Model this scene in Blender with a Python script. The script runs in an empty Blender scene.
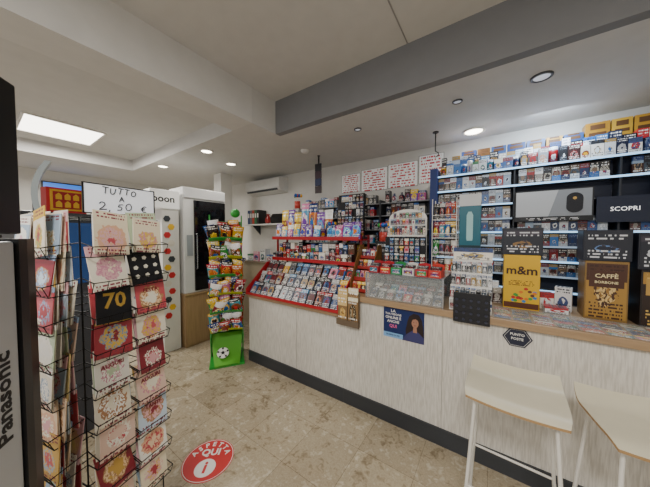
import bpy, math, random
from mathutils import Vector, Matrix, Euler
random.seed(7)
C=bpy.context.scene.collection
R=math.radians
# ------------------------------------------------------------------ materials
def lin(h):
    h=h.lstrip('#'); o=[]
    for i in (0,2,4):
        c=int(h[i:i+2],16)/255
        o.append(c/12.92 if c<=.04045 else ((c+.055)/1.055)**2.4)
    return (o[0],o[1],o[2],1)
MC={}
def mat(h,rough=.5,metal=0,es=0,alpha=1,bump=0):
    k=(h,rough,metal,es,alpha,bump)
    if k in MC: return MC[k]
    m=bpy.data.materials.new('mat_'+h.strip('#')); m.use_nodes=True
    nt=m.node_tree; b=nt.nodes['Principled BSDF']
    c=lin(h)
    n=nt.nodes.new('ShaderNodeTexNoise'); n.inputs['Scale'].default_value=9
    tc=nt.nodes.new('ShaderNodeTexCoord'); nt.links.new(tc.outputs['Object'],n.inputs['Vector'])
    mx=nt.nodes.new('ShaderNodeMix'); mx.data_type='RGBA'
    mx.inputs[6].default_value=tuple(x*.93 for x in c[:3])+(1,); mx.inputs[7].default_value=tuple(min(1,x*1.05) for x in c[:3])+(1,)
    nt.links.new(n.outputs['Fac'],mx.inputs[0]); nt.links.new(mx.outputs[2],b.inputs['Base Color'])
    b.inputs['Roughness'].default_value=rough; b.inputs['Metallic'].default_value=metal
    if es:
        b.inputs['Emission Color'].default_value=c; b.inputs['Emission Strength'].default_value=es
    MC[k]=m; return m
def glass(alpha=.15):
    m=bpy.data.materials.new('mat_clear_glass'); m.use_nodes=True; nt=m.node_tree
    b=nt.nodes['Principled BSDF']; out=nt.nodes['Material Output']
    b.inputs['Base Color'].default_value=(.8,.85,.85,1); b.inputs['Roughness'].default_value=.05
    t=nt.nodes.new('ShaderNodeBsdfTransparent'); mx=nt.nodes.new('ShaderNodeMixShader'); mx.inputs[0].default_value=alpha
    nt.links.new(t.outputs[0],mx.inputs[1]); nt.links.new(b.outputs[0],mx.inputs[2]); nt.links.new(mx.outputs[0],out.inputs[0])
    return m
def printm(name,pal,pal2,pal3,ax='Z',tx='#f4f2ee',rough=.35,nl=9,disc=.25,header=.62,textlow=.3,emis=0,nsc=3.2,nam=.6,ov=.53):
    """printed packaging: base colour, header band, picture blob, rows of small print"""
    m=bpy.data.materials.new(name); m.use_nodes=True; nt=m.node_tree; N=nt.nodes; L=nt.links
    b=N['Principled BSDF']; b.inputs['Roughness'].default_value=rough
    oi=N.new('ShaderNodeObjectInfo'); tc=N.new('ShaderNodeTexCoord'); rnd=oi.outputs['Random']
    def mt(op,a,c=None,d=None):
        n=N.new('ShaderNodeMath'); n.operation=op
        for i,q in enumerate((a,c,d)):
            if q is None: continue
            if isinstance(q,(int,float)): n.inputs[i].default_value=q
            else: L.new(q,n.inputs[i])
        return n.outputs[0]
    def ramp(src,p):
        r=N.new('ShaderNodeValToRGB'); r.color_ramp.interpolation='CONSTANT'; e=r.color_ramp.elements
        while len(e)>1: e.remove(e[-1])
        e[0].position=0; e[0].color=lin(p[0])
        for i,c in enumerate(p[1:],1): e.new(i/len(p)).color=lin(c)
        L.new(src,r.inputs[0]); return r.outputs[0]
    def mix(f,a,c):
        x=N.new('ShaderNodeMix'); x.data_type='RGBA'; L.new(f,x.inputs[0])
        for i,q in((6,a),(7,c)):
            if isinstance(q,str): x.inputs[i].default_value=lin(q)
            else: L.new(q,x.inputs[i])
        return x.outputs[2]
    def noise(vec,sc,w,det=1):
        n=N.new('ShaderNodeTexNoise'); n.noise_dimensions='4D'; n.inputs['Scale'].default_value=sc; n.inputs['Detail'].default_value=det
        L.new(vec,n.inputs['Vector']); L.new(w,n.inputs['W']); return n
    r2=mt('FRACT',mt('MULTIPLY',rnd,7.37)); r3=mt('FRACT',mt('MULTIPLY',rnd,23.11)); r4=mt('FRACT',mt('MULTIPLY',rnd,51.7)); W=mt('MULTIPLY',rnd,80.0)
    sp=N.new('ShaderNodeSeparateXYZ'); L.new(tc.outputs['Generated'],sp.inputs[0]); u=sp.outputs['X']; v=sp.outputs[ax]
    base=ramp(rnd,pal); c2=ramp(r2,pal2); c3=ramp(r3,pal3); c4=ramp(r4,pal)
    uv=N.new('ShaderNodeCombineXYZ'); L.new(u,uv.inputs[0]); L.new(v,uv.inputs[1])
    n1=noise(uv.outputs[0],nsc,W,3)
    du=mt('SUBTRACT',u,.5); dv=mt('SUBTRACT',v,mt('ADD',.35,mt('MULTIPLY',r4,.12)))
    d=mt('ADD',mt('MULTIPLY',mt('MULTIPLY',du,du),2.6),mt('MULTIPLY',mt('MULTIPLY',dv,dv),4.5))
    d=mt('ADD',d,mt('MULTIPLY',mt('SUBTRACT',n1.outputs['Fac'],.5),nam))
    o=mix(mt('LESS_THAN',d,mt('ADD',disc*.5,mt('MULTIPLY',r3,disc))),base,c3)
    n3=noise(uv.outputs[0],nsc*2.3,mt('ADD',W,9.0),2)
    o=mix(mt('MULTIPLY',mt('LESS_THAN',d,disc*.9),mt('GREATER_THAN',n3.outputs['Fac'],ov)),o,c2)
    o=mix(mt('LESS_THAN',d,mt('MULTIPLY',r2,disc*.4)),o,c4)
    hz=mt('ADD',header,mt('MULTIPLY',r2,.25))
    o=mix(mt('MULTIPLY',mt('GREATER_THAN',v,hz),mt('GREATER_THAN',r4,.25)),o,c2)
    vv=mt('MULTIPLY',v,float(nl)); fl=mt('FLOOR',vv); fr=mt('FRACT',vv)
    cv=N.new('ShaderNodeCombineXYZ'); L.new(mt('MULTIPLY',u,2.0),cv.inputs[0]); L.new(mt('MULTIPLY',fl,3.1),cv.inputs[1])
    n2=noise(cv.outputs[0],9,W,0)
    ln=mt('MULTIPLY',mt('LESS_THAN',fr,.5),mt('GREATER_THAN',n2.outputs['Fac'],.47))
    ln=mt('MULTIPLY',ln,mt('LESS_THAN',mt('ABSOLUTE',du),.42))
    reg=mt('MAXIMUM',mt('LESS_THAN',v,textlow),mt('GREATER_THAN',v,header+.1))
    o=mix(mt('MULTIPLY',ln,reg),o,tx)
    L.new(o,b.inputs['Base Color'])
    if emis: L.new(o,b.inputs['Emission Color']); b.inputs['Emission Strength'].default_value=emis
    return m
# ------------------------------------------------------------------ mesh builder
class M:
    def __init__(s): s.v=[];s.f=[];s.mi=[];s.sm=[]
    def add(s,vs,fs,m=0,sm=False):
        o=len(s.v); s.v+= [tuple(v) for v in vs]
        for f in fs: s.f.append([i+o for i in f]); s.mi.append(m); s.sm.append(sm)
        return s
    def box(s,c,d,m=0,rot=None):
        x,y,z=[q/2 for q in d]
        vs=[Vector((a*x,b*y,e*z)) for a in(-1,1) for b in(-1,1) for e in(-1,1)]
        if rot: 
            E=Euler(rot).to_matrix(); vs=[E@v for v in vs]
        c=Vector(c); vs=[v+c for v in vs]
        return s.add(vs,[(0,1,3,2),(4,6,7,5),(0,4,5,1),(2,3,7,6),(0,2,6,4),(1,5,7,3)],m)
    def bb(s,x0,x1,y0,y1,z0,z1,m=0): return s.box(((x0+x1)/2,(y0+y1)/2,(z0+z1)/2),(x1-x0,y1-y0,z1-z0),m)
    def cyl(s,a,b,r,m=0,seg=10,r2=None,cap=True):
        a=Vector(a);b=Vector(b);r2=r if r2 is None else r2
        d=(b-a).normalized(); u=d.orthogonal().normalized(); w=d.cross(u)
        ra=[a+(u*math.cos(t)+w*math.sin(t))*r for t in [2*math.pi*i/seg for i in range(seg)]]
        rb=[b+(u*math.cos(t)+w*math.sin(t))*r2 for t in [2*math.pi*i/seg for i in range(seg)]]
        s.add(ra+rb,[(i,(i+1)%seg,seg+(i+1)%seg,seg+i) for i in range(seg)],m,True)
        if cap:
            s.add(ra,[tuple(range(seg))[::-1]],m); s.add(rb,[tuple(range(seg))],m)
        return s
    def tube(s,pts,r,m=0,seg=6,close=False):
        P=list(pts)+([pts[0]] if close else [])
        for a,b in zip(P,P[1:]): s.cyl(a,b,r,m,seg)
        return s
    def rev(s,prof,c=(0,0,0),m=0,seg=20):
        c=Vector(c); n=len(prof); vs=[]
        for i in range(seg):
            t=2*math.pi*i/seg
            for r,z in prof: vs.append(c+Vector((r*math.cos(t),r*math.sin(t),z)))
        fs=[(i*n+j,((i+1)%seg)*n+j,((i+1)%seg)*n+j+1,i*n+j+1) for i in range(seg) for j in range(n-1)]
        return s.add(vs,fs,m,True)
    def prism(s,p,a0,a1,ax='y',m=0):
        n=len(p)
        def mk(u,v,a):
            return {'y':(u,a,v),'x':(a,u,v),'z':(u,v,a)}[ax]
        A=[mk(u,v,a0) for u,v in p];B=[mk(u,v,a1) for u,v in p]
        s.add(A+B,[tuple(range(n)),tuple(range(n,2*n))[::-1]]+[(i,n+i,n+(i+1)%n,(i+1)%n) for i in range(n)],m)
        return s
    def pillow(s,w,h,t,m=0,nx=8,nz=9,c=(0,0,0)):
        vs=[];fs=[]
        for sd in(-1,1):
            for j in range(nz+1):
                for i in range(nx+1):
                    u=i/nx*2-1; v=j/nz*2-1
                    b=max(0,(1-abs(u)**3))*max(0,(1-abs(v)**4))
                    if j in(0,nz): b=0
                    vs.append((c[0]+u*w/2*(1-.05*(1-abs(v))),c[1]+sd*t/2*b,c[2]+v*h/2))
        k=(nx+1)*(nz+1)
        for sd in(0,1):
            for j in range(nz):
                for i in range(nx):
                    q=[sd*k+j*(nx+1)+i,sd*k+j*(nx+1)+i+1,sd*k+(j+1)*(nx+1)+i+1,sd*k+(j+1)*(nx+1)+i]
                    fs.append(q if sd==0 else q[::-1])
        return s.add(vs,fs,m,True)
    def sheet(s,fn,nu,nv,th,m=0,me=None):
        me=m if me is None else me
        g=[[Vector(fn(i/nu,j/nv)) for j in range(nv+1)] for i in range(nu+1)]
        vs=[p for r in g for p in r]; k=len(vs); vs+= [p-Vector((0,0,th)) for p in vs]
        w=nv+1; fs=[]; fe=[]
        for i in range(nu):
            for j in range(nv):
                a=i*w+j; q=(a,a+w,a+w+1,a+1); fs.append(q); fs.append(tuple(x+k for x in q[::-1]))
        s.add(vs,fs,m,True)
        for i in range(nu):
            a=i*w; fe.append((a,a+k,a+w+k,a+w)); a=i*w+nv; fe.append((a,a+w,a+w+k,a+k))
        for j in range(nv):
            a=j; fe.append((a,a+1,a+1+k,a+k)); a=nu*w+j; fe.append((a,a+k,a+1+k,a+1))
        return s.add(vs,fe,me,False)
    def mesh(s,name,mats):
        me=bpy.data.meshes.new(name); me.from_pydata(s.v,[],s.f)
        if not isinstance(mats,(list,tuple)): mats=[mats]
        for x in mats: me.materials.append(x)
        me.polygons.foreach_set('material_index',s.mi); me.polygons.foreach_set('use_smooth',s.sm)
        me.update(); return me
def obj(name,me,loc=(0,0,0),rot=(0,0,0),par=None,bev=0):
    o=bpy.data.objects.new(name,me); C.objects.link(o); o.location=loc; o.rotation_euler=rot
    if par: o.parent=par
    if bev and me:
        b=o.modifiers.new('bevel','BEVEL'); b.width=bev; b.segments=2; b.limit_method='ANGLE'
    return o
def top(name,label,cat,me=None,loc=(0,0,0),rot=(0,0,0),group=None,bev=0):
    if not isinstance(rot,(tuple,list)): rot=(0,0,rot)
    o=obj(name,me,loc,rot,None,bev); o['label']=label; o['category']=cat
    if group: o['group']=group
    if me is None: o.empty_display_size=.1
    return o
def struct(name,me):
    o=obj(name,me); o['kind']='structure'; return o
TM={}
def tmesh(s,size,m,bold=.0,ext=.0006):
    k=(s,round(size,4),m.name,bold)
    if k in TM: return TM[k]
    cu=bpy.data.curves.new('lettering','FONT'); cu.body=s; cu.size=size; cu.extrude=ext; cu.offset=bold*size
    cu.align_x='CENTER'; cu.align_y='CENTER'; cu.resolution_u=2
    o=bpy.data.objects.new('tmp',cu); C.objects.link(o)
    bpy.context.view_layer.update()
    me=bpy.data.meshes.new_from_object(o.evaluated_get(bpy.context.evaluated_depsgraph_get()))
    bpy.data.objects.remove(o); me.materials.clear(); me.materials.append(m); TM[k]=me; return me
FR={'-Y':(R(90),0,0),'+X':(R(90),0,R(90)),'+Z':(0,0,0)}
def text(par,s,size,m,loc,face='-Y',bold=.02,rot=None):
    return obj('lettering',tmesh(s,size,m,bold),loc,rot or FR[face],par)
def ell(cx,cz,rx,rz_,y=0,n=20): return [(cx+rx*math.cos(2*math.pi*i/n),cz+rz_*math.sin(2*math.pi*i/n)) for i in range(n)]
WHITE=mat('#e9e7e2',.5); BLACK=mat('#101012',.35); DGREY=mat('#3c3f44',.5); CHROME=mat('#b8babd',.25,1)
GLASS=glass()
# ------------------------------------------------------------------ structure
H=1.6; ZL=2.68; ZU=3.02; ZR=2.85
def floor_mat():
    m=bpy.data.materials.new('mat_marble_tile'); m.use_nodes=True; nt=m.node_tree; N=nt.nodes; L=nt.links
    b=N['Principled BSDF']; tc=N.new('ShaderNodeTexCoord')
    br=N.new('ShaderNodeTexBrick'); br.offset=0; br.inputs['Scale'].default_value=1
    br.inputs['Brick Width'].default_value=.4; br.inputs['Row Height'].default_value=.4; br.inputs['Mortar Size'].default_value=.0018
    br.inputs['Color1'].default_value=(1,1,1,1); br.inputs['Color2'].default_value=(.8,.79,.78,1); br.inputs['Mortar'].default_value=(.5,.47,.43,1)
    L.new(tc.outputs['Object'],br.inputs['Vector'])
    def noise(s,d,dist=0):
        n=N.new('ShaderNodeTexNoise'); n.inputs['Scale'].default_value=s; n.inputs['Detail'].default_value=d; n.inputs['Distortion'].default_value=dist
        L.new(tc.outputs['Object'],n.inputs['Vector']); return n
    n=noise(7,10,1.2); nb=noise(34,6,.6); 
    mm=N.new('ShaderNodeMix'); mm.data_type='FLOAT'; mm.inputs[0].default_value=.42; L.new(n.outputs['Fac'],mm.inputs[2]); L.new(nb.outputs['Fac'],mm.inputs[3])
    r=N.new('ShaderNodeValToRGB'); e=r.color_ramp.elements
    e[0].position=.34; e[0].color=lin('#85775f'); e[1].position=.66; e[1].color=lin('#cdc3ae')
    for p,c in((.42,'#a09279'),(.48,'#b8ab92'),(.53,'#a89b82'),(.59,'#bfb39c')): e.new(p).color=lin(c)
    L.new(mm.outputs[0],r.inputs[0])
    mx=N.new('ShaderNodeMix'); mx.data_type='RGBA'; mx.blend_type='MULTIPLY'; mx.inputs[0].default_value=1
    L.new(r.outputs[0],mx.inputs[6]); L.new(br.outputs['Color'],mx.inputs[7]); L.new(mx.outputs[2],b.inputs['Base Color'])
    b.inputs['Roughness'].default_value=.15; return m
struct('floor',M().bb(-6.2,2.6,-3,3.25,-.1,0).mesh('floor',floor_mat()))
WALL=mat('#dddbd5',.7); CEIL=mat('#d2d1ce',.8); CEIL2=mat('#dad9d6',.8)
struct('wall_back',M().bb(-6.3,2.6,3.25,3.35,0,3.1).mesh('w',WALL))
struct('wall_left',M().bb(-6.3,-6.2,-3,3.25,0,3.1).mesh('w',WALL))
struct('wall_right',M().bb(2.6,2.7,-3,3.35,0,3.1).mesh('w',WALL))
struct('ceiling',M().bb(-1.94,2.6,-3,1.88,ZU,ZU+.1).bb(-5.0,-2.24,-3,1.57,ZR,ZR+.27).bb(-6.2,-5.0,-3,1.57,ZL,ZU+.1)
       .bb(-6.2,-1.94,1.57,3.25,ZL,ZU+.1).bb(-1.94,2.6,1.95,3.25,ZL,ZU+.1).mesh('c',CEIL))
struct('trim_1',M().bb(-2.24,-1.94,-3,1.57,ZL,ZU+.1).mesh('t',CEIL2))
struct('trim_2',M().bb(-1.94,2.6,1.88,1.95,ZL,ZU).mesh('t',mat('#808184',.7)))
struct('trim_3',M().bb(-.556,-.548,-3,1.88,ZU-.003,ZU).mesh('t',mat('#9a9896',.8)))
struct('wall_pillar',M().bb(-4.15,-3.93,2.5,2.72,0,ZL).mesh('w',mat('#e6e4de',.6)))
struct('baseboard_back',M().bb(-6.2,-2.6,3.235,3.25,0,.09).mesh('b',mat('#4a4744',.5)))
# ------------------------------------------------------------------ ceiling fixtures, plus added fill panels behind the camera
def panel(loc,sx,sy,z):
    o=top('ceiling_light','square glowing panel light with white frame set in the ceiling','ceiling light',None,(loc[0],loc[1],z))
    f=M(); t=.02
    f.bb(-sx/2-t,sx/2+t,-sy/2-t,-sy/2,-.02,0).bb(-sx/2-t,sx/2+t,sy/2,sy/2+t,-.02,0).bb(-sx/2-t,-sx/2,-sy/2,sy/2,-.02,0).bb(sx/2,sx/2+t,-sy/2,sy/2,-.02,0)
    obj('frame',f.mesh('f',WHITE),par=o)
    obj('diffuser',M().bb(-sx/2,sx/2,-sy/2,sy/2,-.012,-.002).mesh('d',mat('#fff9ec',.5,0,6)),par=o)
    return o
def area(loc,size,e,rot=(0,0,0),col=(1,.96,.9)):
    l=bpy.data.lights.new('lamp','AREA'); l.size=size; l.energy=e; l.color=col
    o=bpy.data.objects.new('lamp',l); C.objects.link(o); o.location=loc; o.rotation_euler=rot; return o
def spot(loc,e,ang=120):
    l=bpy.data.lights.new('lamp','SPOT'); l.energy=e; l.spot_size=R(ang); l.spot_blend=.7; l.shadow_soft_size=.06; l.color=(1,.95,.88)
    o=bpy.data.objects.new('lamp',l); C.objects.link(o); o.location=loc
panel((-4.27,.65),.66,.62,ZR); area((-4.27,.65,ZR-.04),.6,55)
panel((.2,-.9),.6,.6,ZU); area((.2,-.9,ZU-.05),.6,85)  # added panel and lamp behind the camera, unseen, to brighten the room
panel((-1.0,-1.8),.6,.6,ZU); area((-1.0,-1.8,ZU-.05),.6,50)  # second unseen panel with lamp, added as room fill light
def down(x,y,r,on,lab):
    o=top('downlight',lab,'ceiling light',None,(x,y,ZL))
    m=M().rev([(r*1.25,0),(r*1.25,-.008),(r,-.012),(r*.92,-.004),(r*.92,0)],seg=24)
    obj('rim',m.mesh('r',WHITE if on else mat('#55565a',.3,.6)),par=o)
    obj('lens',M().cyl((0,0,-.006),(0,0,-.001),r*.9,seg=24).mesh('l',mat('#fff6e0',.4,0,14) if on else mat('#c8ccd4',.2,0,.5)),par=o)
    if on: spot((x,y,ZL-.03),17 if r<.07 else 22,140)
for x,y in((-3.06,1.75),(-4.29,1.74),(-3.3,2.27)): down(x,y,.065,True,'round lit downlight with white rim in the lowered ceiling')
down(-.19,3.0,.085,True,'large round lit downlight in the ceiling above the tobacco shelves')
down(.25,2.24,.05,False,'round chrome ceiling fitting in the lowered ceiling')
for x,y in((-.26,2.26),(-1.16,2.27)): down(x,y,.03,False,'small round recessed spotlight with dark rim')
top('smoke_detector','white round smoke detector on the lowered ceiling','smoke detector',M().rev([(0,-.04),(.03,-.038),(.05,-.02),(.055,0)],seg=20).mesh('s',WHITE),(-2.0,2.45,ZL))
top('hanging_rod','thin dark rod with a hook hanging from the ceiling','rod',M().cyl((0,0,0),(0,0,-.2),.006).cyl((0,0,0),(0,0,-.01),.03).tube([(0,0,-.2),(.03,0,-.22),(.03,0,-.25),(0,0,-.26)],.005).mesh('h',BLACK),(-.52,2.8,ZL))
# ------------------------------------------------------------------ floor sticker
o=top('floor_sticker','round red floor sticker with white waiting notice','sticker',None,(-1.64,.915,0),R(40))
obj('disc',M().cyl((0,0,.0005),(0,0,.002),.17,seg=48).mesh('d',mat('#c62a2c',.4)),par=o)
rg=M()
for i in range(48):
    a=2*math.pi*i/48; b=2*math.pi*(i+1)/48
    rg.add([(.161*math.cos(a),.161*math.sin(a),.0024),(.165*math.cos(a),.165*math.sin(a),.0024),(.165*math.cos(b),.165*math.sin(b),.0024),(.161*math.cos(b),.161*math.sin(b),.0024)],[(0,1,2,3)])
obj('ring',rg.mesh('r',WHITE),par=o)
for i,ch in enumerate('ASPETTA'):
    a=R(90-22*(i-3)); obj('lettering',tmesh(ch,.052,WHITE,.03),(.125*math.cos(a),.125*math.sin(a),.0025),(0,0,a-R(90)),o)
text(o,'QUI',.075,WHITE,(0,.055,.0025),'+Z',.03)
m=M(); m.cyl((0,-.065,.0022),(0,-.065,.003),.068,seg=30); obj('badge',m.mesh('b',WHITE),par=o)
text(o,'i',.12,mat('#c62a2c',.4),(0,-.065,.0034),'+Z',.03)
# ------------------------------------------------------------------ stools
SEAT=mat('#cdc5ad',.35); SEDGE=mat('#a08058',.45); LEG=mat('#d3d0c8',.35)
def stool(loc,rz):
    o=top('bar_stool','cream bentwood bar stool with curved back lip and metal legs','stool',None,loc,rz,'stools at the counter')
    def fn(u,v):
        x=(u-.5)*.41; y=(v-.5)*.34
        z=.79
        if v<.2: z-= .02*((.2-v)/.2)**2
        if v>.74: z+= .055*((v-.74)/.26)**2
        z+= .014*(2*u-1)**2
        x*= 1-.06*(2*v-1)**4
        return (x,y,z)
    obj('seat',M().sheet(fn,16,20,.012,0,1).mesh('seat',[SEAT,SEDGE]),par=o)
    for sx in(-1,1):
        for sy in(-1,1):
            m=M().tube([(0,0,0),(-sx*.045,-sy*.06,.765)],.0085,seg=10).cyl((0,0,0),(0,0,.02),.011)
            obj('leg',m.mesh('leg',LEG),(sx*.2,sy*.18,0),par=o)
    q=[(sx*.182,sy*.156,.3) for sx,sy in((-1,-1),(1,-1),(1,1),(-1,1))]
    obj('footrest',M().tube(q,.007,seg=8,close=True).mesh('f',LEG),par=o)
    q=[(sx*.156,sy*.122,.762) for sx,sy in((-1,-1),(1,-1),(1,1),(-1,1))]
    obj('seat_frame',M().tube(q,.008,seg=8,close=True).mesh('f',LEG),par=o)
stool((.1,1.575,0),R(-3)); stool((.57,1.58,0),R(10))
# ------------------------------------------------------------------ counter
def counter_mat():
    m=bpy.data.materials.new('mat_grooved_white'); m.use_nodes=True; nt=m.node_tree; N=nt.nodes; L=nt.links
    b=N['Principled BSDF']; tc=N.new('ShaderNodeTexCoord'); mp=N.new('ShaderNodeMapping'); mp.inputs['Scale'].default_value=(110,110,9)
    L.new(tc.outputs['Object'],mp.inputs[0]); n=N.new('ShaderNodeTexNoise'); n.inputs['Scale'].default_value=1; n.inputs['Detail'].default_value=3; L.new(mp.outputs[0],n.inputs['Vector'])
    r=N.new('ShaderNodeValToRGB'); r.color_ramp.elements[0].position=.38; r.color_ramp.elements[1].position=.6; r.color_ramp.elements[0].color=lin('#c6c1b7'); r.color_ramp.elements[1].color=lin('#dcd8cf')
    L.new(n.outputs['Fac'],r.inputs[0]); L.new(r.outputs[0],b.inputs['Base Color'])
    bp=N.new('ShaderNodeBump'); bp.inputs['Strength'].default_value=.35; bp.inputs['Distance'].default_value=.003; L.new(n.outputs['Fac'],bp.inputs['Height']); L.new(bp.outputs[0],b.inputs['Normal'])
    b.inputs['Roughness'].default_value=.45; return m
def wood(name,a,bc,sc=(2,2,30)):
    m=bpy.data.materials.new(name); m.use_nodes=True; nt=m.node_tree; N=nt.nodes; L=nt.links
    b=N['Principled BSDF']; tc=N.new('ShaderNodeTexCoord'); mp=N.new('ShaderNodeMapping'); mp.inputs['Scale'].default_value=sc
    L.new(tc.outputs['Object'],mp.inputs[0]); n=N.new('ShaderNodeTexNoise'); n.inputs['Scale'].default_value=2; n.inputs['Detail'].default_value=4; L.new(mp.outputs[0],n.inputs['Vector'])
    r=N.new('ShaderNodeValToRGB'); r.color_ramp.elements[0].color=lin(a); r.color_ramp.elements[1].color=lin(bc); L.new(n.outputs['Fac'],r.inputs[0]); L.new(r.outputs[0],b.inputs['Base Color'])
    b.inputs['Roughness'].default_value=.4; return m
CM=counter_mat(); WOODT=wood('mat_brown_wood','#8a6f52','#b39775'); OAK=wood('mat_oak','#8f7350','#b89a72',(30,30,2))
XL,XS,XR=-2.55,-1.15,2.2
for a,b_,zt,lb in((XL,XS-.001,.82,'low white grooved section of the shop counter with dark plinth'),(XS,XR,1.0,'tall white grooved section of the shop counter with dark plinth')):
    o=top('shop_counter',lb,'counter')
    obj('body',M().bb(a,b_,1.99,2.6,.125,zt).mesh('b',CM),par=o)
    obj('plinth',M().bb(a,b_,1.975,2.58,0,.13).mesh('p',mat('#34373c',.4)),par=o)
    for x in(-1.75,-.3,.75):
        if a<x<b_: obj('panel_seam',M().bb(x-.0015,x+.0015,1.988,1.992,.13,zt).mesh('s',mat('#9a958c')),par=o)
top('worktop','brown wood worktop lying on the tall counter section','worktop',M().bb(XS,XR,1.955,2.62,1.0,1.05).mesh('w',WOODT),bev=.004)
top('worktop','brown wood worktop lying on the low counter section','worktop',M().bb(XL,XS-.002,1.955,2.62,.82,.86).mesh('w',WOODT),bev=.004)
# poster
o=top('advert_poster','navy poster with white text and a long-haired woman on the counter front','poster',None,(-.595,1.9885,.865))
o['label']='navy poster with a long-haired woman on the counter front'
obj('sheet',M().bb(-.165,.165,-.001,.0015,-.125,.125).mesh('s',mat('#182a5e',.35)),par=o)
obj('light_band',M().bb(-.165,.0,-.0022,-.001,-.125,-.085).mesh('s',mat('#7fb0e0',.35)),par=o)
hair=[(.03,-.1),(.022,-.04),(.035,.03),(.05,.08),(.085,.108),(.125,.1),(.148,.06),(.158,0),(.162,-.06),(.155,-.1)]
obj('portrait',M().prism(hair,-.0025,-.0012,'y',0).prism([(-.005,-.125),(.165,-.125),(.16,-.075),(.13,-.045),(.105,-.03),(.078,-.03),(.03,-.07)],-.0032,-.0026,'y',2)
    .prism([(.08,-.045),(.112,-.045),(.107,.01),(.085,.01)],-.0036,-.0033,'y',1)
    .prism(ell(.096,.032,.027,.038),-.0041,-.0036,'y',1).prism([(.062,.02),(.058,.06),(.075,.09),(.1,.098),(.126,.086),(.136,.05),(.13,.015),(.122,.055),(.1,.066),(.078,.058)],-.0046,-.0042,'y',0)
    .prism(ell(.096,.012,.009,.0025,0,10),-.0045,-.0041,'y',3)
    .prism(ell(.086,.038,.005,.002,0,8),-.0045,-.0041,'y',0).prism(ell(.107,.038,.005,.002,0,8),-.0045,-.0041,'y',0)
    .mesh('p',[mat('#241614'),mat('#a87860'),mat('#3a3a6a'),mat('#7a3038')]),par=o)
for t,s_,z,c in(('LA',.034,.1,WHITE),('TUA VISIONE',.023,.072,WHITE),('ONLINE È',.03,.042,WHITE),('ANCHE',.03,.01,WHITE),('QUI',.036,-.028,mat('#e86a9a'))): text(o,t,s_,c,(-.082,-.002,z))
text(o,'SCOPRI DI PIÙ',.018,mat('#1b2350'),(-.082,-.0028,-.104))
o=top('hexagon_sticker','black hexagonal sticker with white lettering on the counter front','sticker',None,(.14,1.9885,.935))
obj('hexagon',M().prism([(.078*math.cos(R(60*i)),.068*math.sin(R(60*i))) for i in range(6)],-.0015,.0015,'y').mesh('h',mat('#23273a',.4)),par=o)
obj('outline',M().tube([(.068*math.cos(R(60*i)),-.002,.059*math.sin(R(60*i))) for i in range(6)],.001,close=True).mesh('l',WHITE),par=o)
text(o,'PUNTO',.022,WHITE,(0,-.002,.02)); text(o,'POSTE',.022,WHITE,(0,-.002,-.008))
# ------------------------------------------------------------------ packaging materials
V=['#c2242d','#e0ab0a','#1f5a9f','#dfddd6','#2a8a3e','#cc5030','#643077','#14171c','#d88aa4','#ebe7dc','#0c6f80','#a01e28','#30343c','#5a3a24']
PK=printm('mat_sweets_pack',V,['#f0ebdc','#f2c63a','#b51d28','#1b3f8b','#ffffff','#0c6b7f','#cc4e2c','#1a1a1e'],['#f4f2ea','#e0ab0a','#b41f2c','#1b3f8b','#6a3a20'],nsc=5)
PKF=printm('mat_flat_card',V,['#f6f2e6','#ffd23f','#c51d28','#1b3f8b','#2f9e44'],['#ffffff','#f2b705','#c41f2c','#9fd0e8','#d8b04a'],ax='Y',nl=5)
PKF2=printm('mat_flat_card_pale',['#d9d6cd','#9cb6c8','#c7a990','#b9b4a6','#6f88a8','#3a4d7c'],['#c51d28','#1b3f8b','#2f9e44','#d8b04a'],['#ffffff','#f2b705','#c41f2c','#3d6fb0'],ax='Y',nl=5,tx='#30343c')
PKB=printm('mat_snack_blue',['#132f60','#8a9098','#0f1d3d','#1c2a44','#27364f','#7a1c22','#2b5d94','#15171c','#1a1d28','#5a2a22'],['#a9a9aa','#111827','#4f8fc0','#a41f2c','#1d2b50'],['#b8805a','#b9b9ba','#2a4f8a','#6e1f28','#a9823a'],disc=.4,nsc=5)
PKD=printm('mat_dark_pack',['#191b20','#25282e','#3a1f22','#1e2b48','#4a4a4c'],['#a9a6a0','#8e1f28','#bcbab5','#3c74b0','#15161a'],['#b9924a','#bcbab5','#8e1f28'],nsc=5)
PKW=printm('mat_white_pack',['#eeece6','#dfe5ea','#f0e9da','#e6e6e6'],['#3a4d7c','#b72e33','#3d8b57','#262a30','#1c66b8'],['#b8a26a','#3a4d7c','#b72e33','#dfe5ea'],tx='#3a3f4a')
BAG=printm('mat_crisps_bag',['#2a8a38','#d8a90f','#c22b2b','#1c5aa0','#e6e2d6','#c96a1a','#8a2536','#3798a8','#c06b98','#2a1c18'],['#f7d23a','#ffffff','#15357a','#b41f2c','#111111','#f2c230'],['#f7d23a','#ffffff','#d88a3a','#8e4a1e'],rough=.25,disc=.35,nsc=5)
BAGT=printm('mat_toy_bag',['#6a2f9a','#e8bd18','#2470c8','#c23a8a','#3a4ab0','#e8e2f0','#e07a1c','#4aa8d8','#7a3ab0'],['#f7d23a','#ffffff','#15357a','#6a2f9a','#f08cc0'],['#f7d23a','#ffffff','#e0589a','#4ab0e8'],rough=.25,disc=.4,nsc=5)
CIGW=printm('mat_pack_warning',['#2a2624','#5a4a3c','#8a847c','#3a1e1a','#222a33','#6d5848'],['#121216','#17171c'],['#a78a6a','#6c2020','#a9a396','#3d4a56'],nl=7,disc=.5,nsc=5)
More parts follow.
